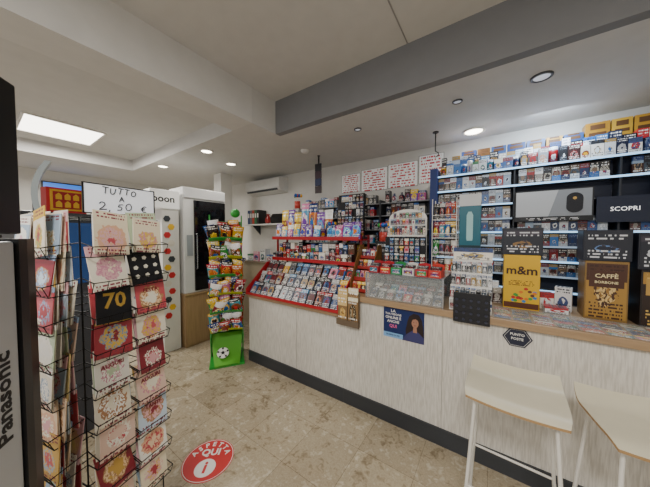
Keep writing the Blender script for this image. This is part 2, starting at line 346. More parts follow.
CIGB=printm('mat_pack_brand',['#d4d7dc','#8c141b','#1d4a86','#c3ccd5','#2470b8','#b9c4ce','#1a1e26','#8fa4ba','#2f5f9a','#d8dadc','#22345a','#14264d'],['#e8e8ea','#7a1a22','#14346d','#a98842','#dfe8f0'],['#e8e8ea','#14346d','#9a1a22','#e8eef4'],disc=.12,tx='#7f8896')
CARD=printm('mat_greeting_card',['#ece5d4','#c2525a','#e8cf8c','#e0a8ac','#c3d2e0','#f0ece3','#e4b4c0','#c9a050','#c0cfae','#e8dfcc','#e0c0b0','#a83a44','#e6c8a8','#a8bcd0','#8a2834','#e9dcc0'],['#dfb0b4','#dcb650','#f6f2ea','#c04a54','#8fa8c6','#efe9dc','#e8c8a0'],['#c04a54','#e0b850','#93a878','#cf8aa0','#7f9cba','#b08058','#f6f1e6','#e0b090'],tx='#8a3a48',disc=.34,textlow=.14,header=.72,nsc=8,nam=.8,nl=13,ov=.48)
BRO=printm('mat_brochure',['#6b4a2c','#5f7a35','#8a6b46'],['#d9b878','#caa052','#e8dfc0'],['#caa052','#e8dfc0','#3a2a18'])
top('brochure_holder','dark flat holder plate hung on the worktop edge','holder',M().bb(-1.2,-.97,1.949,1.9555,.77,1.08).bb(-1.2,-.97,1.925,1.929,.77,.82).bb(-1.2,-.97,1.929,1.949,.765,.77).bb(-1.1,-1.0,1.949,1.9895,.78,.8).mesh('p',mat('#6a5a48')))
for i,(x,z) in enumerate(((-1.14,.905),(-1.03,.905),(-1.14,.98),(-1.03,.99))):
    top('brochure','brown and gold brochure in the holder on the counter front','brochure',M().bb(-.05,.05,-.002,.002,-.13,.13).mesh('b',BRO),(x,1.936+.007*(i>1),z),0,'brochures on the counter front')
# ------------------------------------------------------------------ sweets display on low counter
o=top('sweets_display','tiered sweets display tray with red front edge on the low counter','display rack')
RED=mat('#b01c26',.4); GR=mat('#3b3d42',.4,.3)
d=M()
for k in range(3):
    y=1.945+.135*k; z=.862+.12*k
    d.bb(-2.52,-1.2,y,y+.14,z,z+.012); d.bb(-2.52,-1.2,y+.128,y+.14,z,z+.13)
obj('tier_tray',d.mesh('t',GR),par=o)
obj('price_rail',M().bb(-2.52,-1.2,1.93,1.944,.862,.89).mesh('t',RED),par=o)
obj('price_rail',M().bb(-2.52,-1.2,2.06,2.072,.984,.998).mesh('t',mat('#b9bcc0')),par=o)
obj('price_rail',M().bb(-2.52,-1.2,2.195,2.207,1.104,1.118).mesh('t',mat('#b9bcc0')),par=o)
for x in(-2.534,-1.198): obj('side_panel',M().prism([(1.93,.862),(2.36,.862),(2.36,1.24),(2.28,1.24),(1.93,.93)],x,x+.012,'x').mesh('s',RED),par=o)
def pouch(name,w,h,t,m): return M().pillow(w,h,t,c=(0,0,h/2)).mesh(name,m)
me=[M().bb(-.046,.046,-.01,.01,0,.15).mesh('p',PKB), M().bb(-.046,.046,-.01,.01,0,.15).mesh('p',PK), pouch('p',.094,.155,.03,PKB),M().bb(-.046,.046,-.01,.01,0,.15).mesh('p',PKD)]
for k in range(3):
    for i in range(13):
        a=me[random.choice([0,0,0,1,2,3])]
        top('sweets_packet','dark coloured packet of sweets leaning in the tiered display','sweets',a,(-2.46+.1*i,1.975+.135*k,.878+.12*k),(R(-33),R(random.uniform(-4,4)),R(random.uniform(-4,4))),'packets in the tiered display')
# red shelf unit
o=top('red_shelf_rack','red metal shelf rack standing on the low counter','shelf rack')
for z in(1.27,1.54): obj('shelf',M().bb(-2.44,-1.16,2.3,2.58,z,z+.015).bb(-2.44,-1.16,2.29,2.3,z,z+.04).mesh('s',RED),par=o)
for x in(-2.43,-1.17):
    for y in(2.385,2.57): obj('post',M().bb(x-.01,x+.01,y-.01,y+.01,.861,1.6).mesh('p',mat('#8a1a20',.4)),par=o)
for yy,hs in((2.335,(.08,.14)),(2.42,(.16,.23))):
    x=-2.4
    while x<-1.25:
        w=random.uniform(.04,.09); h=random.uniform(*hs)
        top('sweets_box','small bright printed box of sweets on the red shelf','box',M().bb(-w/2,w/2,-.03,.03,0,h).mesh('b',random.choice([PK,PKD,PKB,PK,BAG])),(x+w/2,yy,1.286),R(random.uniform(-5,5)),'boxes on the red shelf'); x+=w+.006
for i in range(12):
    h=random.uniform(.09,.13)
    if random.random()<.7:
        top('toy_sweets_bag','puffy bright bag of toy sweets on the red shelf','sweets bag',pouch('b',.11,h+.06,.05,BAGT),(-2.37+.105*i,2.335,1.557),(R(-8),R(random.uniform(-6,6)),R(random.uniform(-10,10))),'bags on top of the red shelf')
    else:
        top('candy_tub','small printed candy tub on the red shelf','tub',M().rev([(0,0),(.03,0),(.036,h),(.038,h),(.038,h+.012),(0,h+.014)],seg=16).mesh('t',PK),(-2.37+.105*i,2.34,1.556),R(random.uniform(0,360)),'bags on top of the red shelf')
for i in range(7):
    top('toy_sweets_bag','tall bright purple yellow or blue toy bag on the red shelf','sweets bag',pouch('b',.125,random.uniform(.3,.46),.05,random.choice([BAGT,BAGT,BAG])),(-2.36+.12*i,2.44,1.557),(R(-4),0,R(random.uniform(-8,8))),'bags on top of the red shelf')
def lolly(x,y,z,rx,ry,c):
    o=top('lollipop','round wrapped lollipop on a white stick in a jar','lollipop',None,(x,y,z),(rx,ry,0),'lollipops in jars')
    obj('stick',M().cyl((0,0,0),(0,0,.15),.002,seg=6).mesh('s',WHITE),par=o)
    obj('candy',M().rev([(.0005,.14),(.014,.145),(.022,.158),(.022,.168),(.014,.183),(.0005,.188)],seg=12).mesh('c',c),par=o)
for jx,jy,jz in((-1.56,2.38,1.556),(-2.2,2.53,1.556),(-.97,2.5,1.051)):
    if jz<1.5: top('jar_stand','dark box stand holding a jar of lollipops','stand',M().bb(-.06,.06,-.05,.05,0,.48).mesh('b',PKD),(jx,jy,jz)); jz+=.481
    if jx<-2: top('jar_stand','tall dark box stand holding a jar of lollipops','stand',M().bb(-.05,.05,-.035,.035,0,.4).mesh('b',PKD),(jx,jy,jz)); jz+=.401
    top('jar','small red jar holding lollipops','jar',M().rev([(.001,0),(.04,0),(.04,.1),(.036,.1),(.036,.005),(.001,.005)],seg=20).mesh('j',mat('#c8443a',.3)),(jx,jy,jz))
    for i in range(9):
        a=i*.7*math.pi; rr=.006+.002*i
        lolly(jx+rr*math.cos(a),jy+rr*math.sin(a),jz+.012,-.25*math.sin(a)*i/9,.25*math.cos(a)*i/9,mat(['#d22630','#f2b705','#2f9e44','#1f5fb5','#f08cae'][i%5],.25))
o=top('clip_strip','dark hanging strip of small packs fixed to the ceiling','clip strip',None,(-1.98,2.72,ZL+.001))
obj('strip',M().bb(-.012,.012,-.002,.002,-.5,0).cyl((0,0,-.008),(0,0,0),.02).mesh('s',BLACK),par=o)
for i in range(4): obj('pack',M().bb(-.05,.05,-.02,-.003,-.21-.1*i,-.115-.1*i).mesh('p',mat(['#1d1f26','#3a2330','#1b2a54','#36262a'][i])),par=o)
# peg racks
def pegrack(x0,x1,y,z0,z1,cols,rows,mts,lab,itemlab,cat,frame,grp):
    o=top('blister_rack',lab,'display rack')
    obj('back_board',M().bb(x0,x1,y,y+.012,z0,z1).mesh('b',frame),par=o)
    obj('foot',M().bb(x0,x1,y-.05,y+.06,z0,z0+.012).mesh('b',frame),par=o)
    hk=M(); w=(x1-x0)/cols; h=(z1-z0-.02)/rows
    mes=[M().bb(-w*.42,w*.42,-.002,.002,0,h*.86).bb(-w*.3,w*.3,-.014,-.002,h*.1,h*.55).mesh('p',q) for q in mts]+[M().bb(-w*.4,w*.4,-.006,.006,0,h*.84).mesh('p',q) for q in mts]
    for r in range(rows):
        for c in range(cols):
            x=x0+w*(c+.5); z=z0+.018+h*r
            hk.cyl((x,y,z+h*.8),(x,y-.035,z+h*.8),.0018)
            if random.random()<.96: top(itemlab[0],itemlab[1],cat,random.choice(mes),(x,y-.018,z),(R(random.uniform(-4,0)),0,R(random.uniform(-5,5))),grp)
    obj('hooks',hk.mesh('h',CHROME),par=o)
pegrack(-1.5,-1.17,2.46,1.557,2.06,7,6,[PKD,PKW,PKB],'black peg rack of small blister packs on the red shelf',('blister_pack','small blister pack hanging on the black rack'),'blister pack',BLACK,'packs on the black peg rack')
pegrack(-.88,-.5,2.33,1.272,1.58,8,4,[PK,PKB,PKD],'dark peg stand of gum packs on the glass case',('gum_pack','small bright pack hanging on the stand'),'gum pack',BLACK,'packs on the gum stand')
o=top('gum_display','white arched card display of stick packs above gum stand','display stand')
pr=[(-.87,1.60),(-.51,1.60),(-.51,1.76)]+[(-.69+.18*math.cos(R(a)),1.76+.09*math.sin(R(a))) for a in range(15,180,15)]+[(-.87,1.76)]
obj('board',M().prism(pr,2.405,2.412,'y').bb(-.87,-.51,2.35,2.412,1.585,1.6).bb(-.87,-.86,2.402,2.412,1.27,1.6).bb(-.52,-.51,2.402,2.412,1.27,1.6).mesh('b',WHITE),par=o)
for i in range(15):
    top('gum_stick','slim coloured stick pack on the white arched display','gum',M().bb(-.0095,.0095,-.006,.006,0,.085).mesh('s',random.choice([PK,PKW,PKD])) ,(-.86+.024*i,2.37,1.601),0,'sticks on the arched display')
for r in range(2):
    for i in range(11-2*r): top('gum_pack','small bright pack hanging on the arched display','gum pack',M().bb(-.013,.013,-.003,.003,0,.055).mesh('s',random.choice([PK,PKD])),(-.84+.03*(i+r),2.4,1.70+.062*r),0,'packs on the arched display')
o=top('gum_stand','stepped cardboard gum stand with brown sides on the tall counter','display stand')
d=M()
for k in range(4): d.bb(-1.13,-.94,2.08+.07*k,2.36,1.051+.1*k,1.06+.1*k).bb(-1.13,-.94,2.08+.07*k,2.085+.07*k,1.051+.1*k,1.09+.1*k)
obj('step',d.mesh('s',mat('#a32c26')),par=o)
for x in(-1.136,-.94): obj('side_panel',M().prism([(2.07,1.051),(2.37,1.051),(2.37,1.5),(2.28,1.5),(2.07,1.14)],x,x+.006,'x').mesh('s',mat('#7a5426')),par=o)
for k in range(4):
    for i in range(4):
        top('gum_packet','bright packet of chewing gum on the stepped stand','gum',M().bb(-.021,.021,-.012,.012,0,.088).mesh('g',PK),(-1.105+.047*i,2.115+.07*k,1.062+.1*k),(R(-10),0,0),'gum on the stepped stand')
# ------------------------------------------------------------------ glass case
o=top('glass_case','low glass display case on the tall counter','display case')
X0,X1,Y0,Y1,Z0,Z1=-.92,-.3,1.98,2.42,1.051,1.27
obj('glass_pane',M().bb(X0,X1,Y0,Y0+.004,Z0,Z1).bb(X0,X0+.004,Y0,Y1,Z0,Z1).bb(X1-.004,X1,Y0,Y1,Z0,Z1).mesh('g',GLASS),par=o)
obj('lid',M().bb(X0,X1,Y0,Y1,Z1-.008,Z1).mesh('g',mat('#9fa4a8',.2)),par=o)
fr=M()
for x in(X0,X1):
    for y in(Y0,Y1): fr.bb(x-.005,x+.005,y-.005,y+.005,Z0,Z1)
obj('frame',fr.mesh('f',CHROME),par=o)
obj('back_panel',M().bb(X0,X1,Y1-.01,Y1,Z0,Z1).mesh('f',DGREY),par=o)
for r in range(3):
    for i in range(8):
        top('scratch_card','colourful scratch card leaning inside the glass case','scratch card',M().bb(-.033,.033,-.002,.002,0,.1).mesh('s',random.choice([PK,PKD,PKB])),(-.88+.076*i,2.02+.1*r,1.053+.03*r),(R(-50),0,0),'scratch cards in the glass case')
cols=['#a8202a','#b8202c','#2a8a44','#d9d6cf','#b8202c','#c7382c']
nmz={'#a8202a':'dark red','#b8202c':'red','#2a8a44':'green','#d9d6cf':'white','#c7382c':'orange-red'}
for i,c in enumerate(cols):
    b=top('candy_carton',nmz[c]+' candy carton on the glass case','box',None,(-.86+.1*i,2.06,1.271),R(random.uniform(-4,4)),'cartons on the glass case')
    obj('carton',M().bb(-.045,.045,-.06,.06,0,.055).prism([(-.045,.055),(.045,.055),(.045,.09),(0,.1),(-.045,.09)],.055,.06).mesh('c',mat(c,.4)),par=b)
    obj('label_panel',M().prism([(-.035,.01),(.035,.01),(.035,.045),(-.035,.045)],-.0615,-.06).mesh('l',PK),par=b)
    sw=M()
    for j in range(6): sw.box((-.032+.013*j,-.01,.065),(.011,.05,.03),rot=(0,R(random.uniform(-20,20)),0))
    obj('sweets',sw.mesh('s',PKD),par=b)
# crisps stand
o=top('snack_stand','white wire snack stand on the tall counter','display rack')
w=M()
for x in(-.47,-.27):
    for y in(2.44,2.58): w.cyl((x,y,1.051),(x,y,1.93),.004)
for k in range(5):
    z=1.06+.17*k; w.tube([(-.47,2.44,z),(-.27,2.44,z),(-.27,2.58,z),(-.47,2.58,z)],.003,close=True); w.tube([(-.47,2.43,z+.04),(-.27,2.43,z+.04)],.003)
    for j in range(5): w.cyl((-.45+.04*j,2.44,z),(-.45+.04*j,2.58,z),.002)
obj('wire_frame',w.mesh('w',WHITE),par=o)
for k in range(5):
    for i in range(4):
        top('snack_bag','small bright snack bag in the wire stand','snack bag',pouch('b',.054,.15,.035,random.choice([BAG,PK,PKD])),(-.445+.05*i,2.475,1.065+.17*k),(R(-8),0,R(random.uniform(-8,8))),'snack bags in the wire stand')
# white grid stand
o=top('lighter_stand','white stepped stand holding small items on the counter edge','display stand')
d=M()
for k in range(4): d.bb(-.26,.0,2.0+.05*k,2.22,1.051+.09*k,1.051+.09*(k+1)-.002)
obj('step_body',d.mesh('s',WHITE),par=o); obj('header',M().bb(-.26,0,2.2,2.21,1.4,1.5).mesh('h',PKW),par=o)
lme=M().bb(-.013,.013,-.006,.006,0,.062).bb(-.01,.01,-.005,.005,.062,.075,1).mesh('l',[printm('mat_lighter',['#1b1b1f','#53565a','#2a2d33','#4d5864','#8a2a2e','#c9c9c9','#a98842'],['#d8d8d8','#101010'],['#d8d8d8','#101010']),CHROME])
for k in range(3):
    for i in range(8): top('lighter','slim lighter standing in the white stepped stand','lighter',lme,(-.245+.033*i,2.026+.05*k,1.140+.09*k),0,'lighters in the white stand')
for k in range(4):
    for i in range(8):
        obj('sample_card',M().bb(-.243+.033*i-.013+.0,-.243+.033*i+.013,1.997+.05*k,1.9995+.05*k,1.06+.09*k,1.125+.09*k).mesh('s',PKW if (i+k)%3 else PKD),par=o)
o=top('hanging_card_display','black card of small studs hung on the counter edge','display card',None,(-.117,1.951,1.105))
obj('board',M().bb(-.11,.11,-.004,.0045,-.12,.09).mesh('b',mat('#14151a',.4)),par=o)
sm_=M().cyl((0,-.004,0),(0,-.012,0),.009,seg=10).mesh('stud',mat('#3d4050',.3,.5))
for i in range(5):
    for j in range(4): obj('stud',sm_,(-.088+.044*i,0,-.095+.045*j),par=o)
# teal device display
o=top('tobacco_display','tall teal and white tobacco device display on the counter','display box',None,(-.17,2.5,1.051))
obj('pedestal',M().bb(-.085,.085,-.07,.07,0,.36).mesh('p',PKW),par=o,bev=.004)
obj('teal_box',M().bb(-.08,.08,-.05,.05,.36,.84).mesh('p',mat('#196a7c',.35)),par=o,bev=.003)
obj('white_header',M().bb(-.08,.08,-.055,.05,.8,.9).mesh('p',mat('#d9dcde')),par=o)
obj('device_picture',M().prism([(-.02,.5),(.02,.5),(.024,.52),(.024,.72),(.012,.75),(-.012,.75),(-.024,.72),(-.024,.52)],-.053,-.05).mesh('e',mat('#a9d9da')),par=o)
obj('dark_band',M().bb(-.08,.08,-.052,-.05,.37,.46).mesh('d',mat('#12363f')),par=o)
# cartons at right
def carton(x,y,w,hl,hu,lower,lt,lab,lcol,extra,uprint):
    o=top('counter_display_carton',lab,'display box',None,(x,y,1.052),R(random.uniform(-3,3)))
    obj('lower_box',M().bb(-w/2,w/2,-.09,.09,0,hl).mesh('l',mat(lower,.4)),par=o,bev=.002)
    extra(o,w,hl)
    for t in lt: text(o,t[0],t[1],mat(t[3] if len(t)>3 else lcol),(0,-.0938,t[2]))
    obj('upper_box',M().bb(-w/2-.012,w/2+.012,-.08,.08,hl+.001,hl+hu).mesh('l',mat('#1b1e2a',.4)),par=o,bev=.002)
    obj('upper_print',M().bb(-w/2-.005,w/2+.005,-.082,-.08,hl+.02,hl+hu-.02).mesh('f',uprint),par=o)
UP=printm('mat_upper_print',['#1a1d2c','#22252f','#15171c'],['#2b3d6b','#3a3440'],['#5f7fb0','#8a6a40','#c9ccd2'],tx='#d6d8de',disc=.2,nl=8,textlow=.35)
GOLDP=printm('mat_gold_coffee_print',['#a88038','#b8924a','#9a7030'],['#4a2a16','#6a4020'],['#d8b878','#5a3018','#e8d8a8'],tx='#3a1c0e',disc=.3,nl=16,nsc=6)
DARKP=printm('mat_dark_coffee_print',['#2a1a12','#3a2418'],['#c9a24a','#a8803a'],['#c9a24a','#7a5a2a','#e8d8a8'],tx='#d8b460',disc=.3,nl=16,nsc=6)
def mm_extra(o,w,h):
    obj('brown_band',M().bb(-w/2+.004,w/2-.004,-.0915,-.09,h*.02,h*.12).mesh('b',mat('#5a2c14')),par=o)
    s=M()
    cl=['#c22a22','#2f7fc0','#3f9a3a','#e07a1c','#6a3a1c']
    for i in range(18):
        cx=random.uniform(-w*.4,w*.4); cz=random.uniform(h*.15,h*.4)
        s.prism(ell(cx,cz,.012,.010,0,14),-.0925+.0001*i,-.09,'y',i%5)
    obj('sweets_print',s.mesh('s',[mat(c,.3) for c in cl]),par=o)
    obj('fine_print',M().bb(-w*.42,w*.42,-.0912,-.09,h*.44,h*.54).mesh('l',printm('mat_yellow_print',['#e0b21c'],['#e0b21c'],['#e0b21c'],tx='#5a2c14',nl=4,textlow=1.0)),par=o)
def cf_extra(pm,cup):
    def f(o,w,h):
        obj('printed_panel',M().bb(-w*.46,w*.46,-.0912,-.09,h*.04,h*.96).mesh('b',pm),par=o)
        obj('name_panel',M().bb(-w*.4,w*.4,-.0925,-.0912,h*.56,h*.84).mesh('b',mat(cup,.35)),par=o)
    return f
carton(.175,2.38,.21,.40,.2,'#e0b21c',[('m&m',.085,.285,'#3a1c0e')],'yellow chocolate display carton with dark upper box on the counter','#4a2412',mm_extra,UP)
carton(.6,2.38,.19,.38,.2,'#8a6a34',[('CAFFÈ',.036,.285),('BORBONE',.022,.245)],'brown and gold coffee display carton with black upper box','#e8d8a8',cf_extra(GOLDP,'#4a2814'),UP)
carton(.83,2.36,.2,.34,.22,'#1e1512',[('CAFFÈ',.036,.24)],'dark coffee display carton with gold print on the counter','#2a1408',cf_extra(DARKP,'#b8924a'),UP)
tme=M().bb(-.045,.045,-.03,.03,0,.0015).mesh('t',PKF); tme2=M().bb(-.045,.045,-.03,.03,0,.0015).mesh('t',PKF2)
for r in range(4):
    for i in range(10):
        top('scratch_card','colourful scratch card lying flat on the worktop','scratch card',random.choice([tme,tme2]),(.06+.105*i,2.01+.07*r,1.051),R(random.uniform(-6,6)),'scratch cards flat on the worktop')
top('glass_sheet','clear glass sheet over the scratch cards on the worktop','glass sheet',M().bb(.0,1.12,1.965,2.26,1.0545,1.0595).mesh('g',GLASS))
o=top('leaflet_tray','clear tray with a stack of small leaflets on the worktop','tray',None,(.37,2.33,1.052))
obj('tray',M().bb(-.07,.07,-.05,.05,0,.006).bb(-.07,-.066,-.05,.05,0,.05).bb(.066,.07,-.05,.05,0,.05).mesh('t',GLASS),par=o)
obj('leaflet_stack',M().bb(-.06,.06,-.045,.045,.006,.045).mesh('t',PKW),par=o)
for i,(x,w_,h_) in enumerate(((.03,.06,.12),(.33,.08,.12),(.43,.09,.17),(.02,.05,.16))):
    top('counter_box','small printed box on the worktop','box',M().bb(-w_/2,w_/2,-.03,.03,0,h_).mesh('b',random.choice([PKW,PKD,PK])),(x,2.44+.07*(i==3),1.051),R(random.uniform(-15,15)),'small boxes on the worktop')
# ------------------------------------------------------------------ tobacco shelving
CX0,CX1=-.5,1.5; CY=2.86
o=top('tobacco_shelving','dark tobacco shelving with lit shelf edges behind the counter','shelving')
obj('back_panel',M().bb(CX0,CX1,3.0,3.24,0,2.24).mesh('b',mat('#16213a',.5)),par=o)
obj('side_panel',M().bb(CX0-.07,CX0,CY-.05,3.24,0,2.3).mesh('b',mat('#1c3474',.5)),par=o)
obj('side_panel',M().bb(CX1,CX1+.03,CY,3.24,0,2.26).mesh('b',mat('#1c2f66',.5)),par=o)
SZ=[.85,.98,1.11,1.24,1.37,1.50,1.63,1.76,1.90,2.06,2.22]
RAIL=mat('#a0ccf2',.3,0,1.6); RAIL2=mat('#a3b8d0',.4,0,.4)
for z in SZ:
    full = z not in (1.76,1.90)
    segs=[(CX0,CX1)] if full else [(CX0,.14),(.97,CX1)]
    obj('shelf',M().bb(CX0,CX1,CY,3.0,z-.01,z).mesh('s',mat('#59616c',.4)),par=o)
    for a,b in segs: obj('price_rail',M().bb(a,b,CY-.006,CY,z-.012,z+.004 if z!=1.9 else z+.002).mesh('r',RAIL if z in(1.11,1.37,1.63,1.9,2.06,2.22) else RAIL2),par=o)
for x in(.15,.8): obj('divider',M().bb(x-.006,x+.006,CY,3.0,0,2.22).mesh('d',mat('#2a2f38')),par=o)
def cig(h,a,mats): return M().bb(-.0275,.0275,-.011,.011,0,h*a,0).bb(-.0275,.0275,-.011,.011,h*a,h,1).mesh('cigarette_pack',mats)
base=cig(.102,.6,[CIGW,CIGB]); tall=cig(.108,.4,[CIGB,CIGW]); plain=cig(.106,.5,[CIGB,CIGB]); plain2=M().bb(-.0275,.0275,-.011,.011,0,.11).mesh('cigarette_pack',CIGB)
big=[cig(.134,.6,[CIGW,CIGB]),cig(.13,.4,[CIGB,CIGW]),M().bb(-.0275,.0275,-.011,.011,0,.128).mesh('cigarette_pack',CIGB)]
for z in SZ[3:10]:
    n=int((CX1-CX0)/.0565)
    for i in range(n):
        x=CX0+.031+.0565*i
        if abs(x-.15)<.033 or abs(x-.8)<.033 or x>1.12: continue
        if z in(1.76,1.90) and .12<x<1.0: continue
        top('cigarette_pack','small cigarette pack standing on the lit tobacco shelf','cigarette pack',random.choice(big if z>1.85 else [base,plain,tall,plain2]),(x,CY+.02,z),(R(-2),0,R(random.uniform(-2,2))),'cigarette packs on the tobacco shelves')
for row,(yy,hs) in enumerate(((CY+.04,(.1,.14)),(CY+.12,(.17,.22)))):
    x=CX0+.02
    while x<1.15:
        w=random.uniform(.045,.075); h=random.uniform(*hs); k=random.random()
        if k<.25 and row==0:
            me_=M().rev([(0,0),(w/2,0),(w/2,h*.8),(w/2*.95,h*.82),(w/2*.95,h),(0,h)],seg=18).mesh('tin',random.choice([CIGB,PK])); nm='tobacco_tin'; lb='round printed tobacco tin on top of the shelving'; ct='tin'
        else:
            me_=M().bb(-w/2,w/2,-.033,.033,0,h).mesh('bx',random.choice([CIGB,CIGB,PKB,PKD,PKW,PK])); nm='tobacco_box'; lb='printed tobacco box on top of the shelving'; ct='box'
        top(nm,lb,ct,me_,(x+w/2,yy,2.221),0,'boxes on top of the tobacco shelving'); x+=w+.003
x=-.3; j=0
while x<1.15:
    w=random.uniform(.1,.15); c=['#1f3f7a','#6a4a24','#35568c','#1f3f7a','#35568c','#b8892a','#2a4a80','#a87a24','#c49a34','#b8892a','#a87a24','#c49a34','#b8892a'][j%13]; j+=1
    top('stacked_carton',('gold' if c[1] in 'abc' else 'dark')+' carton at the back of the top shelf','box',M().bb(-w/2,w/2,-.05,.05,0,.25 if x<.6 else .31).bb(-w*.35,w*.35,-.052,-.05,.2,.225,1).bb(-w*.3,w*.3,-.052,-.05,.25,.29 if x>=.6 else .235,1).mesh('bx',[mat(c,.4),mat('#5a3a1c')]),(x+w/2,3.08,2.242),0,'cartons behind the top row'); x+=w+.01
# screens
o=top('advert_screen','grey advertising screen showing a dark pocket device in the shelving','screen',None,(.405,CY-.02,1.86))
obj('frame',M().bb(-.25,.25,-.012,.014,-.14,.13).mesh('f',mat('#1b1d22')),par=o)
obj('display',M().bb(-.24,.24,-.0145,-.012,-.1,.12).mesh('f',mat('#84878b',.2,0,.25)),par=o)
obj('device_picture',M().prism([(-.24,-.1),(-.02,-.1),(.04,.12),(-.24,.12)],-.0155,-.0145,'y',2)
    .prism([(.14+.05*math.cos(R(a)),(.045 if a<180 else -.03)+.045*math.sin(R(a))) for a in range(0,360,15)],-.018,-.0155,'y',0)
    .prism(ell(.14,.045,.012,.012),-.019,-.018,'y',1).mesh('d',[mat('#15151a',.2),mat('#b89048',.3,0,.2),mat('#a9abad',.3,0,.3)]),par=o)
obj('caption_bar',M().bb(-.2,.2,-.014,-.012,-.13,-.108).mesh('l',printm('mat_caption',['#1b1d22'],['#1b1d22'],['#1b1d22'],tx='#e8e8e8',nl=2,textlow=1.0)),par=o)
o=top('scopri_panel','dark blue advertising panel with a white word in the tobacco shelving','sign',None,(.8,CY-.02,1.80))
obj('frame',M().bb(-.13,.2,-.012,.014,-.1,.1).mesh('f',mat('#141f38',.3)),par=o)
text(o,'SCOPRI',.046,mat('#f2f2f2',.4,0,1),(.02,-.0135,.0),bold=.0)
area((.4,2.76,2.62),.3,11,(R(25),0,0),(.74,.87,1))
# ------------------------------------------------------------------ back wall items
o=top('air_conditioner','white wall-mounted air conditioner unit above the shelf','air conditioner',None,(-3.5,3.252,2.36))
obj('casing',M().prism([(0,0),(-.2,.03),(-.23,.09),(-.22,.24),(0,.27)],-.45,.45,'x').mesh('c',mat('#e4e3df',.35)),par=o,bev=.008)
obj('vent',M().bb(-.4,.4,-.222,-.16,.03,.05).bb(-.4,.4,-.236,-.2,.05,.056).mesh('v',DGREY),par=o)
NT=printm('mat_notice',['#f4f3f0','#f6f5f2'],['#f6f5f2','#f4f3f0'],['#f6f5f2','#f6f5f2'],tx='#b81f2e',nl=9,header=.2,textlow=.95,emis=.1)  # slight emission put into the paper so it looks brighter than the wall
NB=mat('#8f8d88')
for i,(x,z,w,h) in enumerate(((-1.77,2.37,.3,.26),(-1.4,2.38,.38,.3),(-1.0,2.39,.38,.31),(-.65,2.42,.28,.34))):
    o=top('paper_notice','white printed paper notice with red lettering on the back wall','notice',None,(x,3.2475,z),0,'notices on the back wall')
    obj('backing',M().bb(-w/2-.006,w/2+.006,-.002,.0035,-h/2-.006,h/2+.006).mesh('n',NB),par=o)
    obj('paper',M().bb(-w/2,w/2,-.004,-.002,-h/2,h/2).mesh('n',NT),par=o)
o=top('wall_shelf_unit','grey wall shelf unit with small goods behind the counter','shelving')
SX0=-2.5
for z in(1.3,1.48,1.66,1.84,2.0): obj('shelf',M().bb(SX0,-.6,3.02,3.24,z,z+.012).mesh('s',mat('#8f9296')),par=o)
for x in(SX0-.01,-1.85,-1.22,-.6): obj('upright',M().bb(x,x+.02,3.0,3.24,0,2.05).mesh('u',mat('#3c3e44')),par=o)
obj('back_panel',M().bb(SX0,-.6,3.235,3.243,1.2,2.05).mesh('b',mat('#5f6266')),par=o)
for z in(1.3,1.48,1.66,1.84,2.013):
    x=SX0+.03
    while x<-.68:
        w=random.uniform(.035,.09); h=random.uniform(.1,.155)
        if abs(x+w/2+1.84)>.06 and abs(x+w/2+1.21)>.06:
            k=random.random(); mm_=random.choice([PKD,PKW,PKB,PK,PKD,BAGT])
            if k<.25: top('shelf_goods_bottle','small bottle of goods on the grey wall shelf','bottle',M().rev([(0,0),(w*.4,0),(w*.4,h*.6),(w*.15,h*.8),(w*.15,h),(0,h)],seg=12).mesh('b',mm_),(x+w/2,3.08,z+(.013 if z<2 else 0)),0,'goods on the grey wall shelf')
            else: top('shelf_goods_box','small printed box of goods on the grey wall shelf','box',M().bb(-w/2,w/2,-.04,.04,0,h).mesh('b',mm_),(x+w/2,3.08,z+(.013 if z<2 else 0)),0,'goods on the grey wall shelf')
        x+=w+.004
o=top('wall_shelf','white wall shelf on brackets below the air conditioner','shelf')
obj('board',M().bb(-4.0,-2.75,3.02,3.25,1.78,1.805).mesh('s',WHITE),par=o)
for x in(-3.8,-2.95): obj('bracket',M().prism([(3.25,1.6),(3.25,1.78),(3.06,1.78)],x,x+.012,'x').mesh('b',DGREY),par=o)
top('printer','small black printer on the white wall shelf','printer',M().prism([(-.12,0),(-.14,.1),(-.08,.17),(.09,.17),(.09,0)],-.16,.16,'x').mesh('p',BLACK),(-3.1,3.15,1.806),bev=.006)
top('vase','small red vase on the white wall shelf','vase',M().rev([(0,0),(.04,0),(.06,.05),(.05,.11),(.025,.15),(.035,.18)]).mesh('v',mat('#a02a28',.3)),(-3.45,3.14,1.806))
for i in range(5): top('binder','upright office binder on the white wall shelf','binder',M().bb(-.03,.03,-.09,.09,0,.26).bb(-.018,.018,-.092,-.09,.12,.2,1).mesh('b',[mat(['#2b3f6b','#6b6f76','#b3402f','#2f6b4a','#222'+'222'][i]),WHITE]),(-3.88+.065*i,3.13,1.806),0,'binders on the wall shelf')
o=top('back_cabinet','beige cabinet standing against the back wall','cabinet')
obj('body',M().bb(-3.88,-2.7,2.85,3.23,.0,1.1).mesh('c',mat('#b9ab92',.5)),par=o)
obj('cabinet_top',M().bb(-3.9,-2.68,2.83,3.23,1.1,1.13).mesh('c',mat('#8a7a62',.4)),par=o)
for i in range(6): top('counter_box','small printed box on the beige cabinet','box',M().bb(-.07,.07,-.06,.06,0,.12+.05*(i%3)).mesh('b',random.choice([PKW,PKD,PK])),(-3.7+.17*i,2.98,1.131),R(random.uniform(-12,12)),'boxes on the beige cabinet')
